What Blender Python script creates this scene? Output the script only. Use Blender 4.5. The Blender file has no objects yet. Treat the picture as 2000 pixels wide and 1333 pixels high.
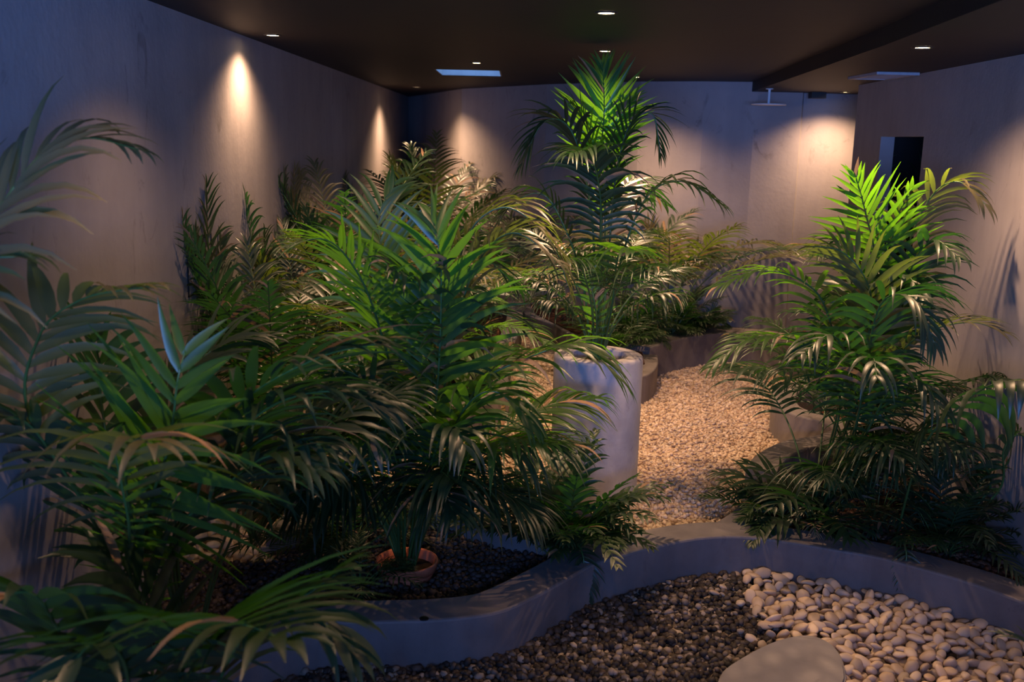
import bpy, bmesh, math, random
import numpy as np
from mathutils import Vector, Matrix, noise

sc = bpy.context.scene
col = sc.collection
V = Vector
rnd = random.Random(7)

# ---------------------------------------------------------------- camera
FPX, PITCH, ROLL, EYE = 1944.4, math.radians(11.6), math.radians(1.3), V((0, 0, 2.0))
FWD = V((0, math.cos(PITCH), -math.sin(PITCH)))
UP0 = V((0, math.sin(PITCH), math.cos(PITCH)))
RT = V((1, 0, 0)) * math.cos(ROLL) + UP0 * math.sin(ROLL)
UP = UP0 * math.cos(ROLL) - V((1, 0, 0)) * math.sin(ROLL)
cam_d = bpy.data.cameras.new('camera')
cam = bpy.data.objects.new('camera', cam_d)
col.objects.link(cam)
cam_d.lens, cam_d.sensor_width = 35.0, 36.0
cam_d.clip_start = 0.05
cam_d.dof.use_dof = True
cam_d.dof.focus_distance = 4.9
cam_d.dof.aperture_fstop = 3.2
m = Matrix((RT, UP, -FWD)).transposed().to_4x4()
m.translation = EYE
cam.matrix_world = m
sc.camera = cam

# ---------------------------------------------------------------- world, window daylight, exposure
w = bpy.data.worlds.new('world')
sc.world = w
w.use_nodes = True
w.node_tree.nodes['Background'].inputs[0].default_value = (0.10, 0.16, 0.35, 1)
w.node_tree.nodes['Background'].inputs[1].default_value = 0.02
sc.view_settings.view_transform = 'Standard'
sc.view_settings.look = 'None'
sc.view_settings.gamma = 1.0
sc.view_settings.use_curve_mapping = False
sc.view_settings.exposure = 1.2


def area_light(name, loc, rot, sx, sy, power, colour):
    d = bpy.data.lights.new(name, 'AREA')
    d.shape = 'RECTANGLE'
    d.size, d.size_y = sx, sy
    d.energy = power
    d.color = colour
    o = bpy.data.objects.new(name, d)
    o.location = loc
    o.rotation_euler = rot
    col.objects.link(o)
    return o


# dusk daylight through the window of the wall behind the photographer, and down the ceiling shaft
area_light('window_daylight', (-0.1, -2.38, 1.65), (math.radians(90), 0, 0), 2.6, 1.0, 235, (0.155, 0.345, 1.0))
area_light('shaft_daylight', (-0.395, 8.38, 2.93), (0, 0, 0), 0.44, 0.66, 4.0, (0.20, 0.48, 1.0))
WARM = (1.0, 0.60, 0.34)


# ---------------------------------------------------------------- helpers
def at(px, py, y):
    """point of the photograph's pixel at a chosen distance down the room"""
    d = FWD + RT * ((px - 1000) / FPX) - UP * ((py - 666.5) / FPX)
    return EYE + d * (y / d.y)


def tag(o, label=None, cat=None, group=None, kind=None):
    if label: o['label'] = label
    if cat: o['category'] = cat
    if group: o['group'] = group
    if kind: o['kind'] = kind
    return o


def mesh_obj(name, verts, faces, mat, parent=None, smooth=False, loc=None):
    me = bpy.data.meshes.new(name)
    me.from_pydata([tuple(v) for v in verts], [], faces)
    if smooth:
        me.polygons.foreach_set('use_smooth', [True] * len(me.polygons))
    if mat: me.materials.append(mat)
    o = bpy.data.objects.new(name, me)
    col.objects.link(o)
    if parent: o.parent = parent
    if loc is not None: o.location = loc
    return o


def bm_obj(name, bm, mat, parent=None, smooth=False, loc=None):
    me = bpy.data.meshes.new(name)
    bm.normal_update()
    bm.to_mesh(me)
    bm.free()
    if smooth:
        me.polygons.foreach_set('use_smooth', [True] * len(me.polygons))
    if mat: me.materials.append(mat)
    o = bpy.data.objects.new(name, me)
    col.objects.link(o)
    if parent: o.parent = parent
    if loc is not None: o.location = loc
    return o


def empty(name, loc):
    o = bpy.data.objects.new(name, None)
    o.empty_display_size = 0.1
    o.location = loc
    col.objects.link(o)
    return o


def box(bm, x0, x1, y0, y1, z0, z1):
    vs = [bm.verts.new(p) for p in ((x0, y0, z0), (x1, y0, z0), (x1, y1, z0), (x0, y1, z0),
                                    (x0, y0, z1), (x1, y0, z1), (x1, y1, z1), (x0, y1, z1))]
    for f in ((3, 2, 1, 0), (4, 5, 6, 7), (0, 1, 5, 4), (1, 2, 6, 5), (2, 3, 7, 6), (3, 0, 4, 7)):
        bm.faces.new([vs[i] for i in f])


def prism(bm, pts, z0, z1):
    """extrude a 2D polygon (any winding) between two heights"""
    a = sum(pts[i][0] * pts[(i + 1) % len(pts)][1] - pts[(i + 1) % len(pts)][0] * pts[i][1] for i in range(len(pts)))
    if a < 0: pts = pts[::-1]
    lo = [bm.verts.new((p[0], p[1], z0)) for p in pts]
    hi = [bm.verts.new((p[0], p[1], z1)) for p in pts]
    bm.faces.new(hi)
    bm.faces.new(lo[::-1])
    n = len(pts)
    for i in range(n):
        bm.faces.new((lo[i], lo[(i + 1) % n], hi[(i + 1) % n], hi[i]))
    bm.normal_update()


def catmull(pts, n=8, closed=False):
    pts = [V(p) for p in pts]
    out = []
    N = len(pts)
    rng = N if closed else N - 1
    for i in range(rng):
        if closed:
            p0, p1, p2, p3 = pts[i - 1], pts[i], pts[(i + 1) % N], pts[(i + 2) % N]
        else:
            p0 = pts[i - 1] if i > 0 else pts[0] * 2 - pts[1]
            p1, p2 = pts[i], pts[i + 1]
            p3 = pts[i + 2] if i + 2 < N else pts[-1] * 2 - pts[-2]
        for k in range(n):
            t = k / n
            out.append(0.5 * ((2 * p1) + (p2 - p0) * t + (2 * p0 - 5 * p1 + 4 * p2 - p3) * t * t
                              + (3 * p1 - p0 - 3 * p2 + p3) * t ** 3))
    if not closed: out.append(pts[-1])
    return out


def lathe(bm, prof, n=48, cx=0, cy=0):
    rings = []
    for r, z in prof:
        if r < 1e-5:
            rings.append([bm.verts.new((cx, cy, z))])
        else:
            rings.append([bm.verts.new((cx + r * math.cos(2 * math.pi * i / n), cy + r * math.sin(2 * math.pi * i / n), z)) for i in range(n)])
    for a, b in zip(rings, rings[1:]):
        for i in range(n):
            j = (i + 1) % n
            if len(a) == 1 and len(b) == 1: continue
            if len(a) == 1: bm.faces.new((a[0], b[j], b[i]))
            elif len(b) == 1: bm.faces.new((a[i], a[j], b[0]))
            else: bm.faces.new((a[i], a[j], b[j], b[i]))


# ---------------------------------------------------------------- materials
def new_mat(name):
    mt = bpy.data.materials.new(name)
    mt.use_nodes = True
    nt = mt.node_tree
    b = nt.nodes['Principled BSDF']
    return mt, nt, b


def plaster(name, c0, c1, rough=0.75, scale=1.6, bump=0.25, streak=0.5, spec=0.3):
    """hand-trowelled cement: soft clouds, vertical drags, small scars"""
    mt, nt, b = new_mat(name)
    N, Lk = nt.nodes, nt.links
    tc = N.new('ShaderNodeTexCoord')
    n1 = N.new('ShaderNodeTexNoise'); n1.inputs['Scale'].default_value = scale; n1.inputs['Detail'].default_value = 8; n1.inputs['Roughness'].default_value = 0.62
    mp = N.new('ShaderNodeMapping'); mp.inputs['Scale'].default_value = (5, 5, 0.5)
    n2 = N.new('ShaderNodeTexNoise'); n2.inputs['Scale'].default_value = 2.2; n2.inputs['Detail'].default_value = 5
    n3 = N.new('ShaderNodeTexNoise'); n3.inputs['Scale'].default_value = 38; n3.inputs['Detail'].default_value = 6
    Lk.new(tc.outputs['Object'], n1.inputs['Vector'])
    Lk.new(tc.outputs['Object'], mp.inputs['Vector'])
    Lk.new(mp.outputs[0], n2.inputs['Vector'])
    Lk.new(tc.outputs['Object'], n3.inputs['Vector'])
    mx = N.new('ShaderNodeMix'); mx.data_type = 'FLOAT'; mx.inputs[0].default_value = streak * 0.5
    Lk.new(n1.outputs['Fac'], mx.inputs[2]); Lk.new(n2.outputs['Fac'], mx.inputs[3])
    r = N.new('ShaderNodeValToRGB')
    r.color_ramp.elements[0].position = 0.32; r.color_ramp.elements[0].color = (*c0, 1)
    r.color_ramp.elements[1].position = 0.70; r.color_ramp.elements[1].color = (*c1, 1)
    Lk.new(mx.outputs[0], r.inputs[0])
    mp2 = N.new('ShaderNodeMapping'); mp2.inputs['Scale'].default_value = (1.0, 1.6, 0.7); mp2.inputs['Rotation'].default_value = (0.5, 0, 0)
    n4 = N.new('ShaderNodeTexNoise'); n4.inputs['Scale'].default_value = 3.2; n4.inputs['Detail'].default_value = 6; n4.inputs['Roughness'].default_value = 0.7; n4.inputs['Distortion'].default_value = 1.5
    Lk.new(tc.outputs['Object'], mp2.inputs['Vector']); Lk.new(mp2.outputs[0], n4.inputs['Vector'])
    r4 = N.new('ShaderNodeValToRGB')
    r4.color_ramp.elements[0].position = 0.60; r4.color_ramp.elements[0].color = (1, 1, 1, 1)
    r4.color_ramp.elements[1].position = 0.72; r4.color_ramp.elements[1].color = (0.55, 0.53, 0.53, 1)
    Lk.new(n4.outputs['Fac'], r4.inputs[0])
    ml = N.new('ShaderNodeMix'); ml.data_type = 'RGBA'; ml.blend_type = 'MULTIPLY'; ml.inputs[0].default_value = 0.8
    Lk.new(r.outputs[0], ml.inputs[6]); Lk.new(r4.outputs[0], ml.inputs[7])
    Lk.new(ml.outputs[2], b.inputs['Base Color'])
    b.inputs['Roughness'].default_value = rough
    b.inputs['Specular IOR Level'].default_value = spec
    ad = N.new('ShaderNodeMath'); ad.operation = 'MULTIPLY_ADD'; ad.inputs[1].default_value = 0.25
    Lk.new(n3.outputs['Fac'], ad.inputs[0]); Lk.new(n1.outputs['Fac'], ad.inputs[2])
    bp = N.new('ShaderNodeBump'); bp.inputs['Strength'].default_value = bump; bp.inputs['Distance'].default_value = 0.02
    Lk.new(ad.outputs[0], bp.inputs['Height']); Lk.new(bp.outputs[0], b.inputs['Normal'])
    return mt


def plain(name, c, rough=0.5, metal=0.0, var=0.12, scale=30, spec=0.5):
    mt, nt, b = new_mat(name)
    N, Lk = nt.nodes, nt.links
    tc = N.new('ShaderNodeTexCoord')
    n1 = N.new('ShaderNodeTexNoise'); n1.inputs['Scale'].default_value = scale; n1.inputs['Detail'].default_value = 4
    Lk.new(tc.outputs['Object'], n1.inputs['Vector'])
    r = N.new('ShaderNodeValToRGB')
    r.color_ramp.elements[0].position = 0.3; r.color_ramp.elements[1].position = 0.7
    r.color_ramp.elements[0].color = (*[x * (1 - var) for x in c], 1)
    r.color_ramp.elements[1].color = (*[min(1, x * (1 + var)) for x in c], 1)
    Lk.new(n1.outputs['Fac'], r.inputs[0]); Lk.new(r.outputs[0], b.inputs['Base Color'])
    b.inputs['Roughness'].default_value = rough
    b.inputs['Metallic'].default_value = metal
    b.inputs['Specular IOR Level'].default_value = spec
    return mt


def stone_mat(name, tint, rough=0.7, attr=True, spec=0.4):
    """stones: own tone per stone (vertex attribute or object random), fine speckle"""
    mt, nt, b = new_mat(name)
    N, Lk = nt.nodes, nt.links
    tc = N.new('ShaderNodeTexCoord')
    n1 = N.new('ShaderNodeTexNoise'); n1.inputs['Scale'].default_value = 60; n1.inputs['Detail'].default_value = 4
    Lk.new(tc.outputs['Object'], n1.inputs['Vector'])
    mul = N.new('ShaderNodeMix'); mul.data_type = 'RGBA'; mul.blend_type = 'MULTIPLY'; mul.inputs[0].default_value = 0.35
    if attr:
        a = N.new('ShaderNodeAttribute'); a.attribute_name = 'tone'
        Lk.new(a.outputs['Color'], mul.inputs[6])
    else:
        oi = N.new('ShaderNodeObjectInfo')
        r = N.new('ShaderNodeValToRGB')
        r.color_ramp.elements[0].color = (*[x * 0.62 for x in tint], 1)
        r.color_ramp.elements[1].color = (*[min(1, x * 1.1) for x in tint], 1)
        e = r.color_ramp.elements.new(0.35); e.color = (tint[0] * .95, tint[1] * .86, tint[2] * .74, 1)
        Lk.new(oi.outputs['Random'], r.inputs[0]); Lk.new(r.outputs[0], mul.inputs[6])
    Lk.new(n1.outputs['Fac'], mul.inputs[7])
    Lk.new(mul.outputs[2], b.inputs['Base Color'])
    b.inputs['Roughness'].default_value = rough
    b.inputs['Specular IOR Level'].default_value = spec
    return mt


def leaf_mat(name, c, t, rough=0.38, trans=0.42):
    """thin palm leaflet: glossy, waxy, lets warm light through as yellow green"""
    mt, nt, b = new_mat(name)
    N, Lk = nt.nodes, nt.links
    tc = N.new('ShaderNodeTexCoord')
    oi = N.new('ShaderNodeObjectInfo')
    n1 = N.new('ShaderNodeTexNoise'); n1.inputs['Scale'].default_value = 7; n1.inputs['Detail'].default_value = 3
    Lk.new(tc.outputs['Object'], n1.inputs['Vector'])
    ad = N.new('ShaderNodeMath'); ad.operation = 'MULTIPLY_ADD'; ad.inputs[1].default_value = 0.5
    sb = N.new('ShaderNodeMath'); sb.operation = 'SUBTRACT'; sb.inputs[1].default_value = 0.25
    Lk.new(n1.outputs['Fac'], sb.inputs[0])
    Lk.new(oi.outputs['Random'], ad.inputs[0]); Lk.new(sb.outputs[0], ad.inputs[2])
    r = N.new('ShaderNodeValToRGB')
    r.color_ramp.elements[0].position = 0.1; r.color_ramp.elements[0].color = (*[x * 0.7 for x in c], 1)
    r.color_ramp.elements[1].position = 0.95; r.color_ramp.elements[1].color = (c[0] * 1.7, c[1] * 1.25, c[2] * 1.0, 1)
    Lk.new(ad.outputs[0], r.inputs[0])
    Lk.new(r.outputs[0], b.inputs['Base Color'])
    b.inputs['Roughness'].default_value = rough
    b.inputs['Specular IOR Level'].default_value = 0.85
    tr = N.new('ShaderNodeBsdfTranslucent')
    tr.inputs['Color'].default_value = (*t, 1)
    mx = N.new('ShaderNodeMixShader'); mx.inputs[0].default_value = trans
    Lk.new(b.outputs[0], mx.inputs[1]); Lk.new(tr.outputs[0], mx.inputs[2])
    Lk.new(mx.outputs[0], N['Material Output'].inputs['Surface'])
    return mt


def glow(name, c, s):
    mt, nt, b = new_mat(name)
    b.inputs['Base Color'].default_value = (*c, 1)
    b.inputs['Emission Color'].default_value = (*c, 1)
    b.inputs['Emission Strength'].default_value = s
    return mt


M = {
    'wall': plaster('wall_plaster', (0.25, 0.23, 0.235), (0.36, 0.33, 0.33)),
    'niche': plaster('niche_painted_shade', (0.020, 0.016, 0.017), (0.034, 0.027, 0.027)),  # shade of the dim room behind the opening, put into the colour
    'ceil': plaster('ceiling_paint', (0.016, 0.011, 0.009), (0.024, 0.017, 0.013), rough=0.6, bump=0.1),
    'floor': plaster('floor_cement', (0.10, 0.08, 0.07), (0.16, 0.13, 0.11)),
    'curb': plaster('curb_cement', (0.13, 0.115, 0.115), (0.235, 0.21, 0.21), rough=0.6, scale=3.0, bump=0.2),
    'pot': plaster('pot_cement', (0.30, 0.28, 0.30), (0.50, 0.47, 0.49), rough=0.6, scale=4.0, bump=0.25, streak=0.2),
    'slab': plaster('slab_cement', (0.21, 0.195, 0.20), (0.30, 0.28, 0.285), rough=0.65, scale=5, bump=0.15),
    'terracotta': plain('terracotta', (0.55, 0.15, 0.07), 0.65),
    'soil': plain('soil_dark', (0.030, 0.020, 0.016), 0.95, var=0.5, scale=60, spec=0.1),
    'soil_red': plain('soil_bark', (0.060, 0.028, 0.018), 0.95, var=0.6, scale=50, spec=0.1),
    'gravelbed': plain('gravel_bed', (0.40, 0.30, 0.22), 0.9, var=0.35, scale=45, spec=0.2),
    'chips': stone_mat('gravel_chip', (1, 1, 1)),
    'pebble': stone_mat('cream_pebble', (0.68, 0.54, 0.42), 0.55, attr=False),
    'chrome': plain('chrome', (0.75, 0.75, 0.78), 0.22, metal=1.0, var=0.03),
    'black': plain('black_metal', (0.012, 0.011, 0.011), 0.5),
    'white': plain('white_enamel', (0.75, 0.75, 0.78), 0.4, var=0.03),
    'grey': plain('grey_grille', (0.33, 0.31, 0.33), 0.5),
    'lens': glow('lamp_lens', (1.0, 0.72, 0.40), 14.0),
    'pane': glow('shaft_pane', (0.16, 0.42, 0.95), 0.6),
    'glass': plain('window_glass', (0.08, 0.10, 0.16), 0.1),
    'leaf': leaf_mat('kentia_leaf', (0.024, 0.070, 0.022), (0.19, 0.58, 0.008), rough=0.42, trans=0.42),
    'leaf_dark': leaf_mat('kentia_leaf_dark', (0.018, 0.046, 0.024), (0.05, 0.22, 0.012), rough=0.42, trans=0.26),
    'leaf_olive': leaf_mat('kentia_leaf_olive', (0.085, 0.088, 0.045), (0.20, 0.32, 0.02), rough=0.45, trans=0.32),
    'leaf_small': leaf_mat('parlour_palm_leaf', (0.018, 0.050, 0.018), (0.06, 0.24, 0.012), rough=0.45, trans=0.28),
    'dry': leaf_mat('dry_leaf', (0.25, 0.18, 0.105), (0.26, 0.17, 0.07), rough=0.7, trans=0.3),
    'stem': leaf_mat('palm_stem', (0.05, 0.13, 0.035), (0.08, 0.3, 0.02), rough=0.45, trans=0.12),
    'cane': plain('palm_cane', (0.10, 0.085, 0.045), 0.7, var=0.4),
}

# ---------------------------------------------------------------- room shell
def struct(name, bm, mat):
    return tag(bm_obj(name, bm, mat), kind='structure')


CZ, DZ = 2.5, 2.42            # main ceiling, dropped ceiling
bm = bmesh.new(); box(bm, -1.75, 5.2, -2.6, 14.6, -0.15, 0.0); struct('floor', bm, M['floor'])

bm = bmesh.new(); box(bm, -1.73, -1.48, -2.6, 14.6, 0.0, CZ); struct('wall_left', bm, M['wall'])

back = [(-1.48, 13.9), (-1.36, 13.55), (-1.22, 13.15), (-0.61, 11.2), (0.28, 9.85), (1.08, 9.02), (1.60, 8.78), (2.02, 8.70), (2.42, 8.70), (2.44, 8.74),
        (3.60, 8.80), (4.9, 8.9)]
outer = [(4.9, 14.6), (-1.48, 14.6)]
bm = bmesh.new(); prism(bm, back + outer, 0.0, CZ); struct('wall_back', bm, M['wall'])

# right wall: straight, with an unglazed opening
RA, RB = V((2.46, 7.42)), V((1.86, -2.4))
rdir = (RB - RA).normalized()
rout = V((-rdir.y, rdir.x))
if rout.x < 0: rout = -rout
RT_TH = 0.09


def rp(s, t):
    p = RA + rdir * s + rout * t
    return (p.x, p.y)


def rseg(bm, s0, s1, z0, z1):
    prism(bm, [rp(s0, 0), rp(s1, 0), rp(s1, RT_TH), rp(s0, RT_TH)], z0, z1)


S0, S1, OZ0, OZ1 = 0.66, 1.50, 1.12, 2.055
bm = bmesh.new()
rlen = (RB - RA).length
rseg(bm, 0, S0, 0, DZ + 0.02); rseg(bm, S1, rlen, 0, DZ + 0.02); rseg(bm, S0, S1, 0, OZ0); rseg(bm, S0, S1, OZ1, DZ + 0.02)
struct('wall_right', bm, M['wall'])
# the passage beyond the right wall
bm = bmesh.new(); box(bm, 4.9, 5.2, -2.6, 14.6, 0, CZ); struct('wall_passage', bm, M['wall'])
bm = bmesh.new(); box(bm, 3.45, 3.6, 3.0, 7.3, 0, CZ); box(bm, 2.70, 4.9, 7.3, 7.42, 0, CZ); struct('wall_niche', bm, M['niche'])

# rear wall with its window
WX0, WX1, WZ0, WZ1 = -1.45, 1.25, 1.12, 2.18
bm = bmesh.new()
box(bm, -1.73, WX0, -2.6, -2.4, 0, CZ); box(bm, WX1, 4.9, -2.6, -2.4, 0, CZ)
box(bm, WX0, WX1, -2.6, -2.4, 0, WZ0); box(bm, WX0, WX1, -2.6, -2.4, WZ1, CZ)
struct('wall_rear', bm, M['wall'])
bm = bmesh.new()
for x in (WX0, (WX0 + WX1) / 2 - 0.02, WX1 - 0.04): box(bm, x, x + 0.04, -2.52, -2.47, WZ0, WZ1)
box(bm, WX0, WX1, -2.52, -2.47, WZ0, WZ0 + 0.04); box(bm, WX0, WX1, -2.52, -2.47, WZ1 - 0.04, WZ1)
struct('window_1', bm, M['black'])

# unseen breast-high wall, added to shade the lower garden from the window light
bm = bmesh.new(); box(bm, -1.48, 1.93, -1.0, -0.84, 0, 1.50); struct('shade_wall_low', bm, M['wall'])

# ceiling with a square shaft cut through it, and the dropped slab on the right
HX0, HX1, HY0, HY1 = -0.655, -0.135, 8.0, 8.76
bm = bmesh.new()
T = 0.62
box(bm, -1.75, HX0, -2.6, 14.6, CZ, CZ + 0.08); box(bm, HX1, 5.2, -2.6, 14.6, CZ, CZ + 0.08)
box(bm, HX0, HX1, -2.6, HY0, CZ, CZ + 0.08); box(bm, HX0, HX1, HY1, 14.6, CZ, CZ + 0.08)
struct('ceiling', bm, M['ceil'])
bm = bmesh.new()
prism(bm, [(1.99, 8.74), (1.575, 4.5), (1.40, 3.05), (1.0, -2.4), (4.9, -2.4), (4.9, 8.92), (3.6, 8.82), (2.44, 8.76)], DZ, CZ)
struct('ceiling_dropped', bm, M['ceil'])
shaft = empty('skylight_shaft', ((HX0 + HX1) / 2, (HY0 + HY1) / 2, CZ))
tag(shaft, 'square blue-lit shaft opening in the dark ceiling', 'skylight')
c = shaft.location
for x0, x1, y0, y1 in ((HX0, HX0 + .012, HY0, HY1), (HX1 - .012, HX1, HY0, HY1), (HX0 + .012, HX1 - .012, HY0, HY0 + .012), (HX0 + .012, HX1 - .012, HY1 - .012, HY1)):
    bm = bmesh.new(); box(bm, x0 - c.x, x1 - c.x, y0 - c.y, y1 - c.y, 0.002, 0.5)
    bm_obj('shaft_side', bm, M['wall'], shaft)
bm = bmesh.new(); box(bm, HX0 - c.x - .03, HX1 - c.x + .03, HY0 - c.y - .03, HY1 - c.y + .03, 0.5, 0.52)
bm_obj('shaft_pane', bm, M['pane'], shaft)

# ---------------------------------------------------------------- ground surfaces
def ground(name, pts, z, mat, kind='structure', th=0.06):
    bm = bmesh.new()
    prism(bm, [(p[0], p[1]) for p in pts], z - th, z)
    bmesh.ops.triangulate(bm, faces=[f for f in bm.faces if len(f.verts) > 4], ngon_method='EAR_CLIP')
    return tag(bm_obj(name, bm, mat), kind=kind)


front_c = [(-1.36, 2.2), (-1.28, 2.75), (-1.08, 3.18), (-0.78, 3.50), (-0.50, 3.545), (-0.28, 3.57), (-0.09, 3.63), (0.04, 3.75), (0.17, 3.91), (0.30, 4.07), (0.44, 4.18),
           (0.62, 4.30), (0.86, 4.42), (1.10, 4.455), (1.32, 4.40), (1.52, 4.315), (1.68, 4.25), (1.86, 4.12), (2.03, 3.97), (2.16, 3.81), (2.235, 3.70)]
backA_c = [(0.36, 4.29), (0.16, 4.345), (0.02, 4.39), (-0.12, 4.49), (-0.27, 4.60), (-0.50, 4.70), (-0.78, 4.72), (-0.98, 4.58), (-1.04, 4.30)]
B_c = [(1.30, 4.90), (1.34, 5.00), (1.42, 5.14), (1.60, 5.36), (1.84, 5.50), (1.99, 5.68), (1.96, 5.88), (1.84, 6.02), (1.78, 6.22), (1.86, 6.55), (2.05, 6.80), (2.36, 6.92)]
C_c = [(-1.40, 6.30), (-1.05, 6.12), (-0.62, 6.02), (-0.26, 6.16), (-0.10, 6.50), (-0.10, 7.0), (-0.08, 7.6), (-0.02, 8.4), (0.02, 9.2), (0.02, 10.1)]
D1_c = [(0.16, 9.80), (0.22, 9.35), (0.46, 8.82), (0.62, 8.20), (0.66, 7.50), (0.72, 7.05), (0.88, 6.98), (1.00, 7.25), (1.06, 7.65)]
D2_c = [(0.98, 7.74), (1.16, 7.98), (1.39, 8.22), (1.72, 8.44), (2.00, 8.46), (2.24, 8.30), (2.46, 7.80), (2.51, 7.47)]

path_poly = [(-1.48, 4.9), (-1.0, 4.62), (-0.78, 4.74), (-0.27, 4.62), (0.02, 4.41), (0.36, 4.30), (0.62, 4.33), (0.86, 4.44), (1.06, 4.55), (1.30, 4.92), (1.60, 5.36),
             (1.99, 5.68), (1.84, 6.02), (1.78, 6.22), (2.05, 6.80), (2.40, 7.0), (2.44, 7.45), (2.50, 7.76), (2.24, 8.30), (2.00, 8.46), (1.72, 8.44), (1.39, 8.22), (1.16, 7.98), (1.0, 7.3), (0.8, 7.02),
             (0.66, 7.5), (0.62, 8.2), (0.22, 9.35), (0.1, 9.9), (0.02, 9.2), (-0.10, 7.0), (-0.10, 6.5), (-0.26, 6.16), (-0.62, 6.02), (-1.05, 6.12), (-1.48, 6.3)]
A_poly = [(-1.48, 4.12), (-1.48, 2.2), (-1.36, 2.2)] + front_c[1:11] + [(0.36, 4.29), (0.02, 4.39), (-0.27, 4.60), (-0.78, 4.72), (-1.0, 4.4), (-1.04, 4.12)]
B_poly = [(1.06, 4.52), (1.32, 4.40), (1.68, 4.25), (2.03, 3.97), (2.18, 3.77), (2.24, 3.8), (2.42, 6.9), (2.05, 6.8), (1.78, 6.22), (1.99, 5.68), (1.60, 5.36), (1.30, 4.92)]
C_poly = [(-1.48, 6.3), (-1.05, 6.12), (-0.62, 6.02), (-0.26, 6.16), (-0.10, 6.5), (-0.10, 7.0), (0.02, 9.2), (0.1, 10.0), (-0.61, 11.1), (-1.2, 13.0), (-1.48, 13.0)]
D_poly = [(0.18, 9.9), (0.22, 9.35), (0.62, 8.2), (0.66, 7.5), (0.8, 7.02), (1.0, 7.3), (1.04, 7.8), (1.16, 7.98), (1.39, 8.22), (1.72, 8.44), (2.00, 8.46), (2.24, 8.30), (2.50, 7.76), (2.62, 8.0), (2.6, 8.69), (2.02, 8.69), (1.6, 8.76), (1.08, 9.0)]
F_poly = [(-1.36, 2.2), (-1.28, 2.75), (-1.08, 3.18), (-0.78, 3.50)] + front_c[4:] + [(2.12, 2.2)]
Lp_poly = [(-1.48, 4.12), (-1.04, 4.12), (-0.98, 4.6), (-1.0, 4.65), (-1.48, 4.92)]
ZP, ZA, ZB, ZC, ZD, ZF, ZL = 0.13, 0.115, 0.15, 0.26, 0.355, 0.012, 0.08
ground('floor_gravel_path', path_poly, ZP, M['gravelbed'])
ground('floor_bed_front', A_poly, ZA, M['soil'])
ground('floor_bed_right', B_poly, ZB, M['soil_red'])
ground('floor_bed_left', C_poly, ZC, M['soil'])
ground('floor_bed_back', D_poly, ZD, M['soil_red'])
ground('floor_pebble_strip', Lp_poly, ZL, M['gravelbed'])


# ---------------------------------------------------------------- cement curbs
def curb(name, cpts, wdt, z0, z1, label, cap=True):
    pts = catmull([(x, y, 0) for x, y in cpts], 7)
    base = V((cpts[0][0], cpts[0][1], z0))
    h = wdt / 2
    b = 0.010
    prof = [(-h, z0), (-h, z1 - b), (-h + b * .3, z1 - b * .3), (-h + b, z1), (h - b, z1), (h - b * .3, z1 - b * .3), (h, z1 - b), (h, z0)]
    verts, faces = [], []
    n = len(pts)
    for i, p in enumerate(pts):
        t = (pts[min(i + 1, n - 1)] - pts[max(i - 1, 0)]).normalized()
        s = V((t.y, -t.x, 0))
        wob = 0.004 * noise.noise(p * 3.0)
        for a, z in prof:
            verts.append(p + s * (a + (wob if abs(a) > h - .02 else 0)) + V((0, 0, z)) - base)
    k = len(prof)
    for i in range(n - 1):
        for j in range(k - 1):
            a = i * k + j
            faces.append((a, a + k, a + k + 1, a + 1))
    faces.append(tuple(range(k)))
    faces.append(tuple(range((n - 1) * k + k - 1, (n - 1) * k - 1, -1)))
    o = mesh_obj(name, verts, faces, M['curb'], loc=base)
    tag(o, label, 'curb')
    return o


fc = curb('planter_curb', front_c, 0.185, 0.0, 0.20, 'long winding cement curb between the dark gravel and the raised beds')
curb('planter_curb', backA_c, 0.15, 0.03, 0.198, 'short cement curb curving behind the terracotta pot bed')
curb('planter_curb', B_c, 0.16, 0.06, 0.345, 'wavy cement curb along the bed under the right-hand palms')
curb('planter_curb', [(1.06, 4.50), (1.15, 4.62), (1.24, 4.78), (1.30, 4.95)], 0.14, 0.06, 0.199, 'short flush cement curb at the tip of the right bed')
curb('planter_curb', C_c, 0.15, 0.06, 0.35, 'cement curb of the bed along the left wall behind the path')
curb('planter_curb', D1_c, 0.17, 0.06, 0.345, 'low cement curb rounding a nose behind the round concrete pot')
curb('planter_curb', D2_c, 0.26, 0.06, 0.40, 'tall cement curb arching round the far end of the gravel path')

# small things set in the long curb
p = V((0.77, 4.292, 0.145)) - fc.location
bm = bmesh.new(); lathe(bm, [(0.0, 0.010), (0.007, 0.010), (0.008, 0.007), (0.013, 0.006), (0.014, 0.0)], 20)
k = bm_obj('metal_stud', bm, M['chrome'], fc, True); k.location = p; k.rotation_euler = (math.radians(90), 0, math.radians(26)); k['label'] = 'small chrome stud'
bm = bmesh.new(); lathe(bm, [(0.0, 0.004), (0.014, 0.004), (0.018, 0.002), (0.019, 0.0)], 20)
k = bm_obj('dark_plug', bm, M['black'], fc, True); k.location = V((-0.31, 3.49, 0.1985)) - fc.location; k['label'] = 'dark round plug'


# ---------------------------------------------------------------- stones
def inside(poly, x, y):
    r = False
    n = len(poly)
    j = n - 1
    for i in range(n):
        xi, yi = poly[i]; xj, yj = poly[j]
        if (yi > y) != (yj > y) and x < (xj - xi) * (y - yi) / (yj - yi) + xi: r = not r
        j = i
    return r


def ico(sub):
    b = bmesh.new()
    bmesh.ops.create_icosphere(b, subdivisions=sub, radius=1.0)
    b.verts.index_update()
    vs = np.array([v.co[:] for v in b.verts]); fs = np.array([[v.index for v in f.verts] for f in b.faces])
    b.free()
    return vs, fs


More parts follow.
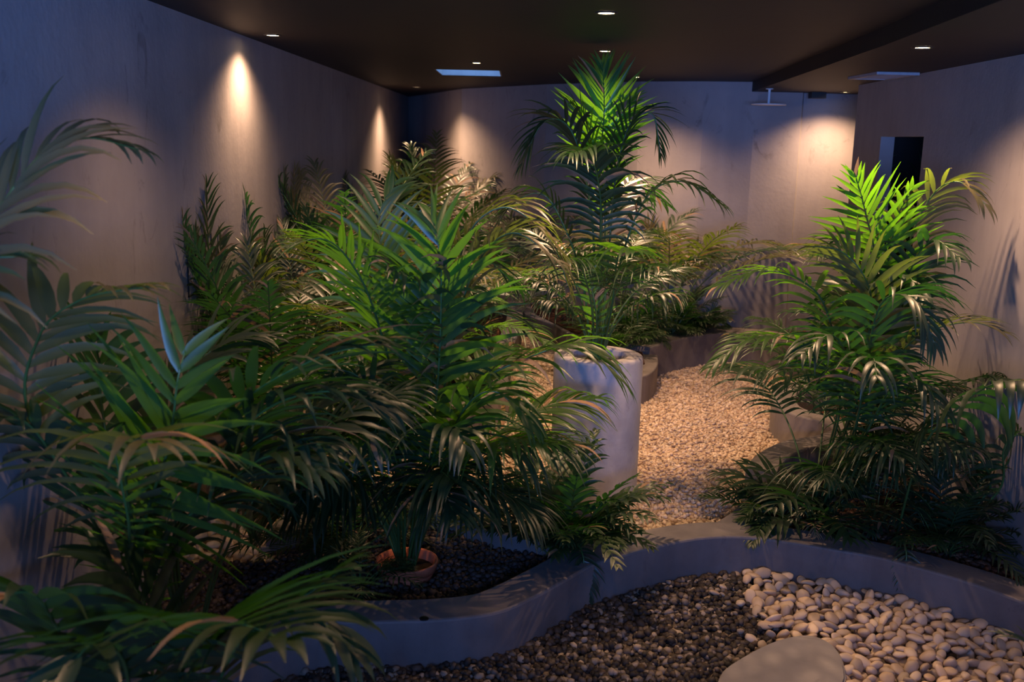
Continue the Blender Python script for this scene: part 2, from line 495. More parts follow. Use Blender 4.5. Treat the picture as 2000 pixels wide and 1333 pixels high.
ICO1, ICO2, ICO3 = ico(1), ico(2), ico(3)
near_curbs = [(catmull([(x, y, 0) for x, y in c_], 4), h_) for c_, h_ in ((front_c, .10), (backA_c, .08), (B_c, .085), (C_c, .08), (D1_c, .09), (D2_c, .135))]
CP = np.concatenate([np.array([(q.x, q.y, h_) for q in c_]) for c_, h_ in near_curbs])


def clear(x, y, ex=0.0):
    d = (CP[:, 0] - x) ** 2 + (CP[:, 1] - y) ** 2
    return bool(np.all(d > (CP[:, 2] + ex) ** 2))


def spread(poly, n, seed, test=None, ex=0.0):
    r = random.Random(seed)
    xs = [q[0] for q in poly]; ys = [q[1] for q in poly]
    out = []
    guard = 0
    while len(out) < n and guard < n * 30:
        guard += 1
        x, y = r.uniform(min(xs), max(xs)), r.uniform(min(ys), max(ys))
        if inside(poly, x, y) and (test is None or test(x, y)) and clear(x, y, ex): out.append((x, y))
    return out


def stones(name, pts, z, s0, s1, flat, palette, seed, label, cat, geo=ICO1, zj=0.5):
    rs = np.random.RandomState(seed)
    bv, bf = geo
    n = len(pts)
    nv = len(bv)
    P = np.array([(x, y, z) for x, y in pts])
    size = rs.uniform(s0, s1, n)
    sc3 = np.stack([size * rs.uniform(.8, 1.25, n), size * rs.uniform(.65, 1.0, n), size * flat * rs.uniform(.7, 1.2, n)], 1)
    vv = bv[None] * (1 + rs.uniform(-.18, .18, (n, nv, 1)) * (1 if geo is ICO1 else 0.25)) * sc3[:, None, :]
    # tumble
    a, b_, c_ = rs.uniform(0, 6.28, n), rs.normal(0, .45, n), rs.normal(0, .45, n)
    def rot(v, ang, i, j):
        o = v.copy(); cs, sn = np.cos(ang)[:, None], np.sin(ang)[:, None]
        o[:, :, i] = v[:, :, i] * cs - v[:, :, j] * sn; o[:, :, j] = v[:, :, i] * sn + v[:, :, j] * cs
        return o
    vv = rot(rot(rot(vv, b_, 1, 2), c_, 0, 2), a, 0, 1)
    P[:, 2] += size * flat * (0.3 + zj * rs.uniform(0, 1, n))
    vv = vv + P[:, None, :]
    ff = bf[None] + (np.arange(n) * nv)[:, None, None]
    me = bpy.data.meshes.new(name)
    V_, F_ = vv.reshape(-1, 3), ff.reshape(-1, 3)
    me.vertices.add(len(V_)); me.vertices.foreach_set('co', V_.ravel())
    me.loops.add(len(F_) * 3); me.loops.foreach_set('vertex_index', F_.ravel().astype(np.int32))
    me.polygons.add(len(F_)); me.polygons.foreach_set('loop_start', np.arange(0, len(F_) * 3, 3, dtype=np.int32))
    me.update(calc_edges=True)
    if geo is not ICO1: me.polygons.foreach_set('use_smooth', [True] * len(F_))
    pal = np.array(palette)
    ci = pal[rs.randint(0, len(pal), n)] * rs.uniform(.75, 1.2, (n, 1))
    cc = np.concatenate([np.clip(ci, 0, 1), np.ones((n, 1))], 1)
    at_ = me.attributes.new('tone', 'FLOAT_COLOR', 'POINT')
    at_.data.foreach_set('color', np.repeat(cc, nv, 0).ravel().astype(np.float32))
    me.materials.append(M['chips'])
    o = bpy.data.objects.new(name, me)
    col.objects.link(o)
    tag(o, label, cat, kind='stuff')
    return o


CREAM = [(.70, .53, .38), (.63, .45, .30), (.76, .61, .46), (.53, .37, .25), (.72, .56, .42)]
DARK = [(.040, .032, .028), (.065, .052, .044), (.026, .022, .020), (.11, .085, .07), (.05, .038, .03), (.24, .19, .15), (.05, .04, .036), (.36, .29, .23), (.09, .06, .04)]
LAVA = [(.045, .030, .026), (.065, .042, .035), (.03, .022, .02), (.09, .06, .05), (.05, .035, .03)]
BARK = [(.14, .055, .03), (.09, .04, .025), (.20, .085, .045), (.05, .028, .02)]

POT = V((0.455, 5.10, 0.13))
SLABC = V((1.07, 3.44))
path_ok = lambda x, y: (x - POT.x) ** 2 + (y - POT.y) ** 2 > 0.20 ** 2 and not (x < -0.9 and y < 4.85)
stones('pale_gravel', spread(path_poly, 23000, 11, path_ok, -.012), ZP, .009, .017, .7, CREAM, 1, 'fine pale cream gravel covering the winding path', 'gravel')
bound = lambda y: 1.10 + 0.03 * math.sin(y * 9) - (0.10 if y < 3.62 else 0)
slab_far = lambda x, y: ((x - SLABC.x) / .19) ** 2 + ((y - SLABC.y) / .20) ** 2 > 1
fd = [(-1.25, 2.6)] + front_c[3:] + [(2.12, 2.6)]
stones('dark_gravel', spread(fd, 6200, 21, lambda x, y: x < bound(y) + rnd.gauss(0, .035) and x > -0.9 and y > 2.9 and slab_far(x, y)), ZF - .01, .010, .021, .75, DARK, 2,
       'dark brown mixed gravel in front of the winding curb', 'gravel', zj=1.2)
potA = V((-0.435, 4.05))
stones('lava_gravel', spread(A_poly, 5200, 31, lambda x, y: (x - potA.x) ** 2 + (y - potA.y) ** 2 > .135 ** 2), ZA, .009, .019, .8, LAVA, 3,
       'dark lava gravel around the terracotta pot', 'gravel', zj=1.0)
stones('bark_mulch', spread(B_poly, 2600, 41), ZB, .012, .026, .5, BARK, 4, 'reddish bark mulch under the right-hand palms', 'mulch')
stones('bark_mulch', spread(C_poly, 1500, 43, lambda x, y: y < 9), ZC, .012, .026, .5, BARK, 5, 'brown bark mulch in the bed along the left wall', 'mulch')
stones('bark_mulch', spread(D_poly, 1200, 44), ZD, .012, .026, .5, BARK, 6, 'brown bark mulch in the bed against the back wall', 'mulch')

# --- cream pebbles: the big ones are things of their own
peb_me = []
for kk in range(7):
    rs = np.random.RandomState(100 + kk)
    vs, fs = ICO3
    sx = np.array([rs.uniform(1.0, 1.3), rs.uniform(.66, .92), rs.uniform(.40, .58)])
    off = rs.uniform(0, 20, 3)
    vv = []
    for v in vs:
        q = V(v) * 1.1 + V(off)
        vv.append(V(v * sx) * (1 + 0.16 * noise.noise(q)))
    me = bpy.data.meshes.new('pebble'); me.from_pydata([tuple(v) for v in vv], [], [tuple(int(i) for i in f) for f in fs])
    me.polygons.foreach_set('use_smooth', [True] * len(me.polygons)); me.materials.append(M['pebble'])
    peb_me.append(me)


def pebbles(pts, z, s0, s1, label, group, seed):
    r = random.Random(seed)
    for x, y in pts:
        o = bpy.data.objects.new('pebble', r.choice(peb_me))
        s = r.uniform(s0, s1)
        o.scale = (s, s, s)
        o.location = (x, y, z + s * r.uniform(.35, .75))
        o.rotation_euler = (r.gauss(0, .42), r.gauss(0, .42), r.uniform(0, 6.28))
        col.objects.link(o)
        tag(o, label, 'pebble', group)


def dart(poly, n, dmin, seed, test=None, ex=0.0):
    r = random.Random(seed)
    xs = [q[0] for q in poly]; ys = [q[1] for q in poly]
    out = []
    for _ in range(20000):
        x, y = r.uniform(min(xs), max(xs)), r.uniform(min(ys), max(ys))
        if not inside(poly, x, y) or (test and not test(x, y)) or not clear(x, y, ex): continue
        if all((x - a) ** 2 + (y - b_) ** 2 > dmin ** 2 for a, b_ in out):
            out.append((x, y))
            if len(out) >= n: break
    return out


fp = [(1.0, 3.25), (1.06, 3.8), (1.08, 4.40)] + front_c[14:] + [(2.2, 3.25)]
ptest = lambda x, y: x > bound(y) + rnd.gauss(0, .03) and slab_far(x, y) and x < 2.16
top_p = dart(fp, 300, .0425, 5, lambda x, y: ptest(x, y) and y > 3.28, .012)
pebbles(top_p, 0.028, .022, .035, 'smooth cream pebble in the front heap beside the stepping stone', 'cream pebbles beside the stepping stone', 6)
under = spread([(0.98, 2.7)] + fp[1:-1] + [(2.16, 2.7)], 900, 51, ptest, .012)
stones('cream_pebbles', under, 0.0, .022, .034, .55, [(.64, .50, .38), (.58, .45, .34), (.70, .57, .45)], 8, 'small cream pebbles filling the gaps of the front heap', 'pebbles', geo=ICO2, zj=.7)
pebbles(dart(Lp_poly, 110, .05, 9), ZL, .028, .042, 'cream pebble in the strip along the left wall', 'cream pebbles along the left wall', 10)
strays = [(0.93, 4.13), (0.98, 4.18), (1.02, 4.02), (1.0, 3.72), (1.03, 3.66)]
pebbles(strays, 0.012, .022, .03, 'cream pebble strayed onto the dark gravel', 'stray pebbles on the dark gravel', 12)


# --- slabs
def slab(name, outline, z0, z1, label, cat):
    pts = catmull([(x, y, 0) for x, y in outline], 6, closed=True)
    cx = sum(q.x for q in pts) / len(pts); cy = sum(q.y for q in pts) / len(pts)
    bm = bmesh.new()
    prism(bm, [(q.x - cx, q.y - cy) for q in pts], 0, z1 - z0)
    top = [e for e in bm.edges if all(v.co.z > (z1 - z0) - 1e-5 for v in e.verts)]
    bmesh.ops.bevel(bm, geom=top, offset=.008, segments=2, affect='EDGES')
    o = bm_obj(name, bm, M['slab'], loc=(cx, cy, z0))
    return tag(o, label, cat)


slab('stepping_stone', [(.79, 3.22), (.80, 3.36), (.91, 3.49), (1.07, 3.62), (1.21, 3.67), (1.285, 3.60), (1.285, 3.46), (1.22, 3.28), (1.02, 3.14)], 0.0, 0.075,
     'oval grey cement stepping stone between dark gravel and cream pebbles', 'stepping stone')
slab('stepping_stone', [(-1.45, 5.75), (-1.42, 6.0), (-1.2, 6.02), (-1.02, 5.88), (-1.06, 5.68), (-1.25, 5.6)], ZP, ZP + .09, 'grey cement slab against the left wall behind the big foreground palm', 'stepping stone')
slab('stepping_stone', [(-1.0, 5.52), (-0.96, 5.72), (-0.74, 5.76), (-0.58, 5.64), (-0.64, 5.46), (-0.84, 5.42)], ZP, ZP + .08, 'pale cement slab between left-wall slab and gravel path', 'stepping stone')
slab('stepping_stone', [(-1.32, 5.08), (-1.26, 5.28), (-1.05, 5.30), (-0.88, 5.18), (-0.92, 5.0), (-1.12, 4.95)], ZP, ZP + .08, 'bluish pale cement slab beside the left pebble strip', 'stepping stone')

# ---------------------------------------------------------------- pots
bm = bmesh.new()
H_, R_ = 0.765, 0.232
lathe(bm, [(0, 0), (R_ - .015, 0), (R_ - .002, .01), (R_, .03), (R_ + .002, H_ - .02), (R_ - .003, H_ - .005), (R_ - .012, H_), (R_ - .075, H_), (R_ - .085, H_ - .008), (R_ - .085, H_ - .12)], 72)
cp = empty('concrete_pot', POT); tag(cp, 'tall round pale concrete pot standing in the gravel path', 'pot')
bm_obj('pot_body', bm, M['pot'], cp, True)
bm = bmesh.new(); lathe(bm, [(0, H_ - .035), (.08, H_ - .04), (R_ - .084, H_ - .055)], 40)
bm_obj('soil', bm, M['soil_red'], cp, True)

TP = V((potA.x, potA.y, 0.018))
tp = empty('terracotta_pot', TP); tag(tp, 'round terracotta pot sunk in the dark lava gravel', 'pot')
bm = bmesh.new()
lathe(bm, [(0, 0), (.095, 0), (.118, .125)], 48); bm_obj('pot_body', bm, M['terracotta'], tp, True)
bm = bmesh.new()
lathe(bm, [(.118, .125), (.128, .127), (.135, .165), (.134, .17), (.127, .171), (.122, .165), (.115, .125)], 48); bm_obj('rim', bm, M['terracotta'], tp, True)
bm = bmesh.new(); lathe(bm, [(0, .138), (.06, .135), (.118, .128)], 40); bm_obj('soil', bm, M['soil'], tp, True)

# ---------------------------------------------------------------- lamps and fittings
def downlight(x, y, z, label, power, size=118, blend=1.0, r=0.034, lit=True):
    t = empty('downlight', (x, y, z))
    tag(t, label, 'lamp', 'recessed ceiling downlights')
    bm = bmesh.new(); lathe(bm, [(r, -.001), (r + .003, -.006), (r + .012, -.005), (r + .014, -.0005)], 28); bm_obj('trim_ring', bm, M['black'], t, True)
    bm = bmesh.new(); lathe(bm, [(0, -.003), (r, -.003), (r, -.0005)], 28); bm_obj('lens', bm, M['lens'], t)
    d = bpy.data.lights.new('downlight_beam', 'SPOT')
    d.energy = power
    d.color = WARM
    d.spot_size = math.radians(size)
    d.spot_blend = blend
    d.shadow_soft_size = 0.03
    l = bpy.data.objects.new('downlight_beam', d)
    l.location = (0, 0, -.02)
    col.objects.link(l)
    l.parent = t


PW = 34
downlight(-1.30, 5.47, CZ, 'small round downlight close to the left wall, above the slabs', PW * 1.1, 138)
downlight(0.35, 4.20, CZ, 'small round downlight over the winding front curb', PW * 1.7, 118)
downlight(-0.29, 7.16, CZ, 'small round downlight just before the blue ceiling shaft', PW * 2.0, 118)
downlight(-1.08, 10.99, CZ, 'small round downlight in the far left corner of the ceiling', PW * 2.2, 136)
downlight(0.96, 8.36, CZ, 'small round downlight behind the top of the tallest palm', PW * 1.9, 132)
downlight(0.50, 5.98, CZ, 'small round downlight hidden by the bright tip of the tallest palm', PW * 3.0, 146)
downlight(1.745, 4.48, DZ, 'small round downlight under the dropped ceiling by the right wall', PW * 1.5, 136)
downlight(2.68, 8.40, DZ, 'small round downlight at the passage mouth by the wall end', PW * 1.7, 136)
downlight(-0.55, 2.05, CZ, 'small round downlight above the big foreground palm', PW * .75, 125)
downlight(-0.88, 3.70, CZ, 'unseen added downlight between the foreground palm and the terracotta pot', PW * .55, 125)  # added out of view to light the left fronds from behind
downlight(1.45, 2.60, DZ, 'small round downlight above the front heap of pebbles', PW * .2, 120)

t = empty('rain_shower', at(1503, 178, 8.15)); t.location.z = DZ
tag(t, 'white ceiling pipe with a flat round shower plate before the back wall', 'shower head')
bm = bmesh.new(); lathe(bm, [(.010, 0), (.010, -.118)], 16); bm_obj('pipe', bm, M['white'], t, True)
bm = bmesh.new(); lathe(bm, [(0, -.114), (.02, -.115), (.135, -.119), (.138, -.124), (.135, -.128), (0, -.130)], 40); bm_obj('shower_plate', bm, M['white'], t, True)
bm = bmesh.new(); lathe(bm, [(.010, -.008), (.028, -.006), (.03, 0)], 20); bm_obj('flange', bm, M['white'], t, True)

t = empty('ceiling_vent', (2.22, 6.28, DZ)); tag(t, 'grey square vent grille under the dropped ceiling', 'vent')
bm = bmesh.new()
for a in ((-.125, .125, -.26, -.23), (-.125, .125, .23, .26), (-.125, -.10, -.23, .23), (.10, .125, -.23, .23)): box(bm, a[0], a[1], a[2], a[3], -.016, -.0005)
bm_obj('vent_frame', bm, M['grey'], t)
sl = None
for i in range(11):
    bm = bmesh.new(); box(bm, -.10, .10, -.014, .014, -.012, -.006)
    o = bm_obj('slat', bm, M['grey'], t); o.location = (0, -.20 + i * .04, 0)
bm = bmesh.new(); box(bm, -.02, .10, -.05, .05, -.05, -.0005)
t2 = bm_obj('recess_box', bm, M['black'], loc=(2.46, 8.56, DZ)); tag(t2, 'small black box standing in for the dark recess of the passage ceiling', 'box')  # black box added in place of a dark ceiling recess

# access panel outline on the left wall
t = empty('access_panel', (-1.48, 4.66, 1.25)); tag(t, 'thin black framed access panel on the left wall', 'panel')
bm = bmesh.new()
for a in ((-.185, -.178, 0, .26), (.178, .185, 0, .26), (-.185, .185, 0, .006), (-.185, .185, .254, .26)): box(bm, 0.0005, .006, a[0], a[1], a[2], a[3])
bm_obj('panel_frame', bm, M['black'], t)
bm = bmesh.new(); box(bm, .0004, .003, -.178, .178, .006, .254); bm_obj('panel_door', bm, M['wall'], t)


# ---------------------------------------------------------------- palms
def leaflet_geo(p, d, n, L, W, droop, r, seg=6, curl=0.0):
    """one strap leaflet: V-folded, tapering, bending under its own weight"""
    prof = (.40, .92, 1.0, .84, .60, .32, .03)
    verts, faces = [], []
    pos, dr = V(p), V(d).normalized()
    step = L / seg
    wv = dr.cross(n)
    if wv.length < 1e-4: wv = dr.cross(V((0, 1, .1)))
    wv.normalize()
    for k in range(seg + 1):
        nn = wv.cross(dr).normalized()
        wk = W * .5 * prof[k]
        verts += [pos - wv * wk + nn * (wk * .30), pos.copy(), pos + wv * wk + nn * (wk * .30)]
        f = (k + .6) / seg
        dr = (dr + V((0, 0, -1)) * (droop * f * 1.15 / seg * 2) + wv * (curl / seg)).normalized()
        wv = (wv - dr * wv.dot(dr)).normalized()
        pos = pos + dr * step
    for k in range(seg):
        a = k * 3
        faces += [(a, a + 1, a + 4, a + 3), (a + 1, a + 2, a + 5, a + 4)]
    return verts, faces


def tube_geo(pts, r0, r1, n=5):
    verts, faces = [], []
    m_ = len(pts)
    ref = V((.3, .5, .2))
    for i, p in enumerate(pts):
        t = (pts[min(i + 1, m_ - 1)] - pts[max(i - 1, 0)]).normalized()
        a = t.cross(ref)
        if a.length < .05: a = t.cross(V((1, 0, 0)))
        a.normalize(); b_ = t.cross(a)
        rr = r0 + (r1 - r0) * i / (m_ - 1)
        for j in range(n):
            th = 2 * math.pi * j / n
            verts.append(p + (a * math.cos(th) + b_ * math.sin(th)) * rr)
    for i in range(m_ - 1):
        for j in range(n):
            jj = (j + 1) % n
            faces.append((i * n + j, i * n + jj, (i + 1) * n + jj, (i + 1) * n + j))
    return verts, faces


BX = [q[0] for q in back]; BY = [q[1] for q in back]


def keep_in(v, base):
    p_ = v + base
    if base.x > 2.6:            # the palm in the dark room behind the opening
        s_ = (p_.x - RA.x) * rout.x + (p_.y - RA.y) * rout.y
        if s_ < RT_TH + .02: p_.x += RT_TH + .02 - s_
        p_.x, p_.y, p_.z = min(p_.x, 3.43), min(p_.y, 7.28), min(p_.z, 2.40)
        return p_ - base
    if p_.x < -1.472: p_.x = -1.472 + .004 * math.sin(p_.y * 90)
    if p_.y < 7.4:
        s_ = (p_.x - RA.x) * rout.x + (p_.y - RA.y) * rout.y
        if s_ > -.012: p_.x -= rout.x * (s_ + .012); p_.y -= rout.y * (s_ + .012)
    yb = float(np.interp(p_.x, BX, BY)) - .02
    if p_.y > yb: p_.y = yb
    zc = 2.41 if p_.x > 1.4 else 2.49
    if p_.z > zc: p_.z = zc
    return p_ - base


class Palm:
    def __init__(self, base, label, name='kentia_palm', mat='leaf', solo=0, seed=1, cat='palm', group=None, dry=.03):
        self.base = V(base)
        self.root = empty(name, self.base)
        tag(self.root, label, cat, group)
        self.mat, self.left, self.r, self.dry = mat, solo, random.Random(seed), dry

    def frond(self, pts, n=22, L=.40, W=.036, droop=.55, start=.35, o=None, oa=None, ang=(68, 22), r0=.007, lift=.12, mat=None, twist=0.0, taper=.30, solo=True, jit=.07):
        r = self.r
        mt = M[mat or self.mat]
        pts = [V(p) - self.base for p in pts]
        cv = [keep_in(q, self.base) for q in catmull(pts, 8)]
        # arc length table
        ds = [0.0]
        for a, b_ in zip(cv, cv[1:]): ds.append(ds[-1] + (b_ - a).length)
        tot = ds[-1]

        def sample(t):
            s = t * tot
            for i in range(len(ds) - 1):
                if ds[i + 1] >= s or i == len(ds) - 2:
                    f = (s - ds[i]) / max(1e-6, ds[i + 1] - ds[i])
                    T_ = (cv[min(i + 2, len(cv) - 1)] - cv[max(i - 1, 0)]).normalized()
                    return cv[i].lerp(cv[i + 1], min(1, f)), T_
        face = None if o is None else -V(o).normalized()
        o = oa
        if o is None:
            o = V((pts[-1].x - pts[0].x, pts[-1].y - pts[0].y, 0))
            if o.length < .05: o = V((0, 1, 0))
        o = V(o).normalized()
        vs, fs = tube_geo(cv, r0, r0 * .25)
        fr = mesh_obj('frond', vs, fs, M['stem'], self.root, True)
        av, af, dv, df = [], [], [], []
        for i in range(n):
            u = i / (n - 1)
            t = start + (1 - start) * (u ** .92) * .995
            p, T_ = sample(t)
            N_ = face.copy() if face else V((0, 0, 1)) * math.sqrt(max(0, 1 - T_.z ** 2)) - o * T_.z
            N_ = (N_ - T_ * N_.dot(T_))
            N_ = N_.normalized() if N_.length > 1e-3 else V((0, -1, 0))
            if twist: N_ = Matrix.Rotation(twist, 3, T_) @ N_
            S_ = T_.cross(N_).normalized()
            prof = (.55 + .45 * math.sin(min(1, u / .38) * math.pi / 2)) if u < .38 else 1 - (1 - taper) * ((u - .38) / .62) ** 1.6
            for s in (-1, 1):
                if u < .98 or s == 1 or True:
                    a = math.radians(ang[0] + (ang[1] - ang[0]) * u + r.gauss(0, 4))
                    d = T_ * math.cos(a) + S_ * (s * math.sin(a)) + N_ * (lift + r.gauss(0, jit))
                    ll = L * prof * r.uniform(.88, 1.08)
                    ww = W * (.55 + .45 * prof) * r.uniform(.85, 1.1)
                    v_, f_ = leaflet_geo(p, d, N_, ll, ww, droop * r.uniform(.7, 1.3), r, curl=r.gauss(0, .12))
                    v_ = [keep_in(q, self.base) for q in v_]
                    isdry = r.random() < self.dry
                    if solo and self.left > 0:
                        mesh_obj('leaflet', v_, f_, M['dry'] if isdry else mt, fr, True)
                        self.left -= 1
                    elif isdry:
                        b0 = len(dv); dv += v_; df += [tuple(x + b0 for x in q) for q in f_]
                    else:
                        b0 = len(av); av += v_; af += [tuple(x + b0 for x in q) for q in f_]
        if av: tag(mesh_obj('leaflets', av, af, mt, fr, True), kind='stuff')
        if dv: tag(mesh_obj('dry_leaflets', dv, df, M['dry'], fr, True), kind='stuff')
        return fr

    def arc(self, az, el, length, bend, off=0.03, z=0.0, **kw):
        """a frond grown from the crown: azimuth, starting elevation, length and total bend"""
        p = self.base + V((math.cos(az) * off, math.sin(az) * off, z))
        pts = [p]
        e = el
        K = 6
        for i in range(K):
            e2 = e - bend * ((i + .5) / K) ** 1.3
            d = V((math.cos(az) * math.cos(e2), math.sin(az) * math.cos(e2), math.sin(e2)))
            p = p + d * (length / K)
            pts.append(p)
        kw.setdefault('oa', V((math.cos(az), math.sin(az), 0)))
        return self.frond(pts, **kw)

    def canes(self, k, h, rad=.012, spread=.04):
        for i in range(k):
            a = self.r.uniform(0, 6.28)
            p0 = V((math.cos(a) * spread * self.r.random(), math.sin(a) * spread * self.r.random(), 0))
            p1 = p0 + V((self.r.gauss(0, .03), self.r.gauss(0, .03), h * self.r.uniform(.7, 1)))
            vs, fs = tube_geo([p0, (p0 + p1) / 2 + V((0, .01, 0)), p1], rad, rad * .7, 6)
            mesh_obj('cane', vs, fs, M['cane'], self.root, True)


def R3(*t): return [at(*q) for q in t]


R = math.radians

# --- potted palm in the terracotta pot (centre)
pc = Palm((potA.x, potA.y, .153), 'large green kentia palm growing from the terracotta pot', solo=300, seed=3)
b = pc.base + V((0, 0, 0))
bb = lambda dx, dy: [pc.base + V((dx, dy, 0))]
pc.frond(bb(.02, -.02) + R3((850, 800, 3.85), (862, 560, 3.75), (856, 480, 3.70), (846, 425, 3.76)), n=22, L=.46, W=.036, start=.48, droop=.42, o=(.25, 1, 0), ang=(58, 24), jit=.12)
pc.frond(bb(.03, 0) + R3((880, 700, 4.0), (905, 480, 4.0), (985, 405, 4.0), (1075, 470, 4.0), (1110, 560, 4.0)), n=26, L=.36, W=.030, start=.50, droop=.8, mat='leaf_olive')
pc.frond(bb(.03, -.01) + R3((875, 720, 3.9), (925, 530, 3.85), (1000, 455, 3.8), (1090, 510, 3.78)), n=26, L=.38, W=.028, start=.48, droop=.85, mat='leaf_olive')
pc.frond(bb(-.03, -.01) + R3((775, 800, 4.0), (735, 620, 3.8), (690, 520, 3.68), (635, 468, 3.58), (560, 480, 3.5)), n=36, L=.36, W=.022, start=.42, droop=.5)
pc.frond(bb(.03, -.02) + R3((870, 900, 3.85), (930, 760, 3.75), (1010, 708, 3.72), (1130, 676, 3.72), (1215, 745, 3.75)), n=19, L=.38, W=.034, start=.48, droop=.95, ang=(60, 15))
pc.frond(bb(.03, -.03) + R3((850, 950, 3.8), (900, 810, 3.6), (965, 765, 3.55), (1040, 830, 3.55)), n=15, L=.38, W=.034, start=.5, droop=1.1)
pc.frond(bb(0, -.04) + R3((830, 950, 3.75), (860, 860, 3.5), (890, 835, 3.35), (905, 870, 3.25)), n=14, L=.42, W=.036, start=.5, droop=1.2, mat='leaf_dark')
pc.frond(bb(-.03, -.02) + R3((770, 900, 3.85), (735, 790, 3.7), (690, 730, 3.65), (600, 720, 3.6)), n=18, L=.36, W=.032, start=.45, droop=.95, mat='leaf_dark')
pc.frond(bb(.02, .02) + R3((850, 800, 4.15), (870, 600, 4.25), (930, 500, 4.35), (1010, 560, 4.4)), n=22, L=.38, W=.030, start=.45, droop=.9, mat='leaf_dark')
pc.frond(bb(-.02, .02) + R3((790, 800, 4.1), (760, 580, 4.2), (740, 430, 4.3), (770, 360, 4.4)), n=22, L=.38, W=.032, start=.45, droop=.6, o=(0, 1, 0))
pc.frond(bb(.01, .0) + R3((835, 850, 3.95), (842, 690, 3.9), (815, 560, 3.8), (760, 520, 3.6)), n=22, L=.40, W=.034, start=.40, droop=.8, mat='leaf_dark', o=(-.6, -.8, 0))
pc.frond(bb(-.01, -.03) + R3((790, 960, 3.8), (770, 850, 3.6), (745, 820, 3.45), (720, 880, 3.3)), n=14, L=.34, W=.030, start=.5, droop=1.2, mat='leaf_dark')
pc.frond(bb(.02, 0) + R3((845, 760, 3.95), (885, 640, 4.0), (960, 610, 4.05), (1050, 640, 4.1)), n=20, L=.34, W=.028, start=.40, droop=.8, mat='leaf_dark')
for az, el, ln, bd_ in ((205, 78, 1.15, 82), (235, 78, 1.05, 85), (262, 80, 1.2, 75), (290, 80, 1.0, 85), (318, 79, 1.15, 80), (345, 78, 1.05, 85), (180, 72, 1.15, 80),
                        (20, 74, 1.2, 80), (60, 76, 1.25, 70), (110, 76, 1.25, 70), (150, 74, 1.2, 75), (215, 82, .85, 115), (330, 82, .85, 115), (195, 82, .78, 120), (235, 84, .9, 105), (292, 84, .9, 105)):
    pc.arc(R(az), R(el), ln, R(bd_), n=28, L=.42, W=.026, start=.42, droop=1.05, mat='leaf_dark' if ln < 1.12 else 'leaf')

# --- tall palm in the concrete pot
pt = Palm((POT.x - .01, POT.y + .0, POT.z + .725), 'tallest kentia palm rising from the concrete pot to the ceiling', solo=300, seed=5)
bt = lambda dx, dy: [pt.base + V((dx, dy, 0))]
pt.frond(bt(0, 0) + R3((1176, 480, 5.25), (1172, 330, 5.38), (1180, 215, 5.5), (1177, 130, 5.62)), n=24, L=.38, W=.027, start=.60, droop=.14, o=(.15, 1, 0), ang=(60, 14), lift=.05, jit=.1)
pt.frond(bt(-.02, -.01) + R3((1160, 480, 5.1), (1140, 330, 5.0), (1108, 245, 4.95), (1060, 240, 4.9), (1020, 320, 4.9)), n=28, L=.34, W=.028, start=.48, droop=.7, mat='leaf_dark')
pt.frond(bt(.02, 0) + R3((1190, 480, 5.15), (1205, 330, 5.2), (1235, 235, 5.2), (1275, 225, 5.2), (1290, 300, 5.2)), n=26, L=.30, W=.022, start=.48, droop=.6, mat='leaf_dark')
pt.frond(bt(0, -.02) + R3((1172, 500, 5.0), (1172, 380, 4.9), (1150, 300, 4.75), (1115, 300, 4.55)), n=26, L=.36, W=.026, start=.45, droop=1.2, mat='leaf_dark')
pt.frond(bt(.03, -.01) + R3((1205, 540, 5.05), (1246, 415, 5.0), (1290, 362, 4.95), (1345, 358, 4.9), (1410, 400, 4.9)), n=17, L=.34, W=.026, start=.45, droop=1.0, mat='leaf_dark')
pt.frond(bt(.02, -.03) + R3((1195, 600, 4.95), (1205, 510, 4.85), (1222, 486, 4.7), (1240, 490, 4.55)), n=12, L=.30, W=.032, start=.55, droop=1.2, ang=(75, 25))
pt.frond(bt(-.01, -.03) + R3((1165, 620, 5.0), (1155, 560, 4.98), (1150, 510, 5.0)), n=14, L=.15, W=.020, start=.30, droop=.25, o=(0, 1, 0), mat='leaf')
pt.frond(bt(-.03, -.01) + R3((1140, 560, 5.05), (1105, 450, 5.0), (1060, 380, 5.0), (1000, 400, 5.0), (950, 470, 5.0)), n=24, L=.30, W=.022, start=.40, droop=.8, mat='leaf_dark')
pt.frond(bt(.01, .03) + R3((1185, 520, 5.3), (1190, 420, 5.5), (1240, 350, 5.7), (1300, 400, 5.8)), n=20, L=.32, W=.024, start=.42, droop=.8, mat='leaf_dark')
pt.frond(bt(.0, .02) + R3((1172, 500, 5.25), (1168, 340, 5.3), (1135, 225, 5.3), (1100, 190, 5.2)), n=20, L=.28, W=.024, start=.52, droop=.45)
pt.frond(bt(.0, .02) + R3((1180, 500, 5.25), (1184, 340, 5.35), (1205, 240, 5.45), (1240, 190, 5.45)), n=20, L=.26, W=.024, start=.55, droop=.35)
for az, ln in ((150, .62), (190, .70), (215, .55), (330, .62), (20, .75), (250, .95), (290, .90), (130, 1.0), (60, 1.0)):
    pt.arc(R(az), R(80), ln, R(82), n=22, L=.28, W=.019, start=.5, droop=1.3, mat='leaf_dark')

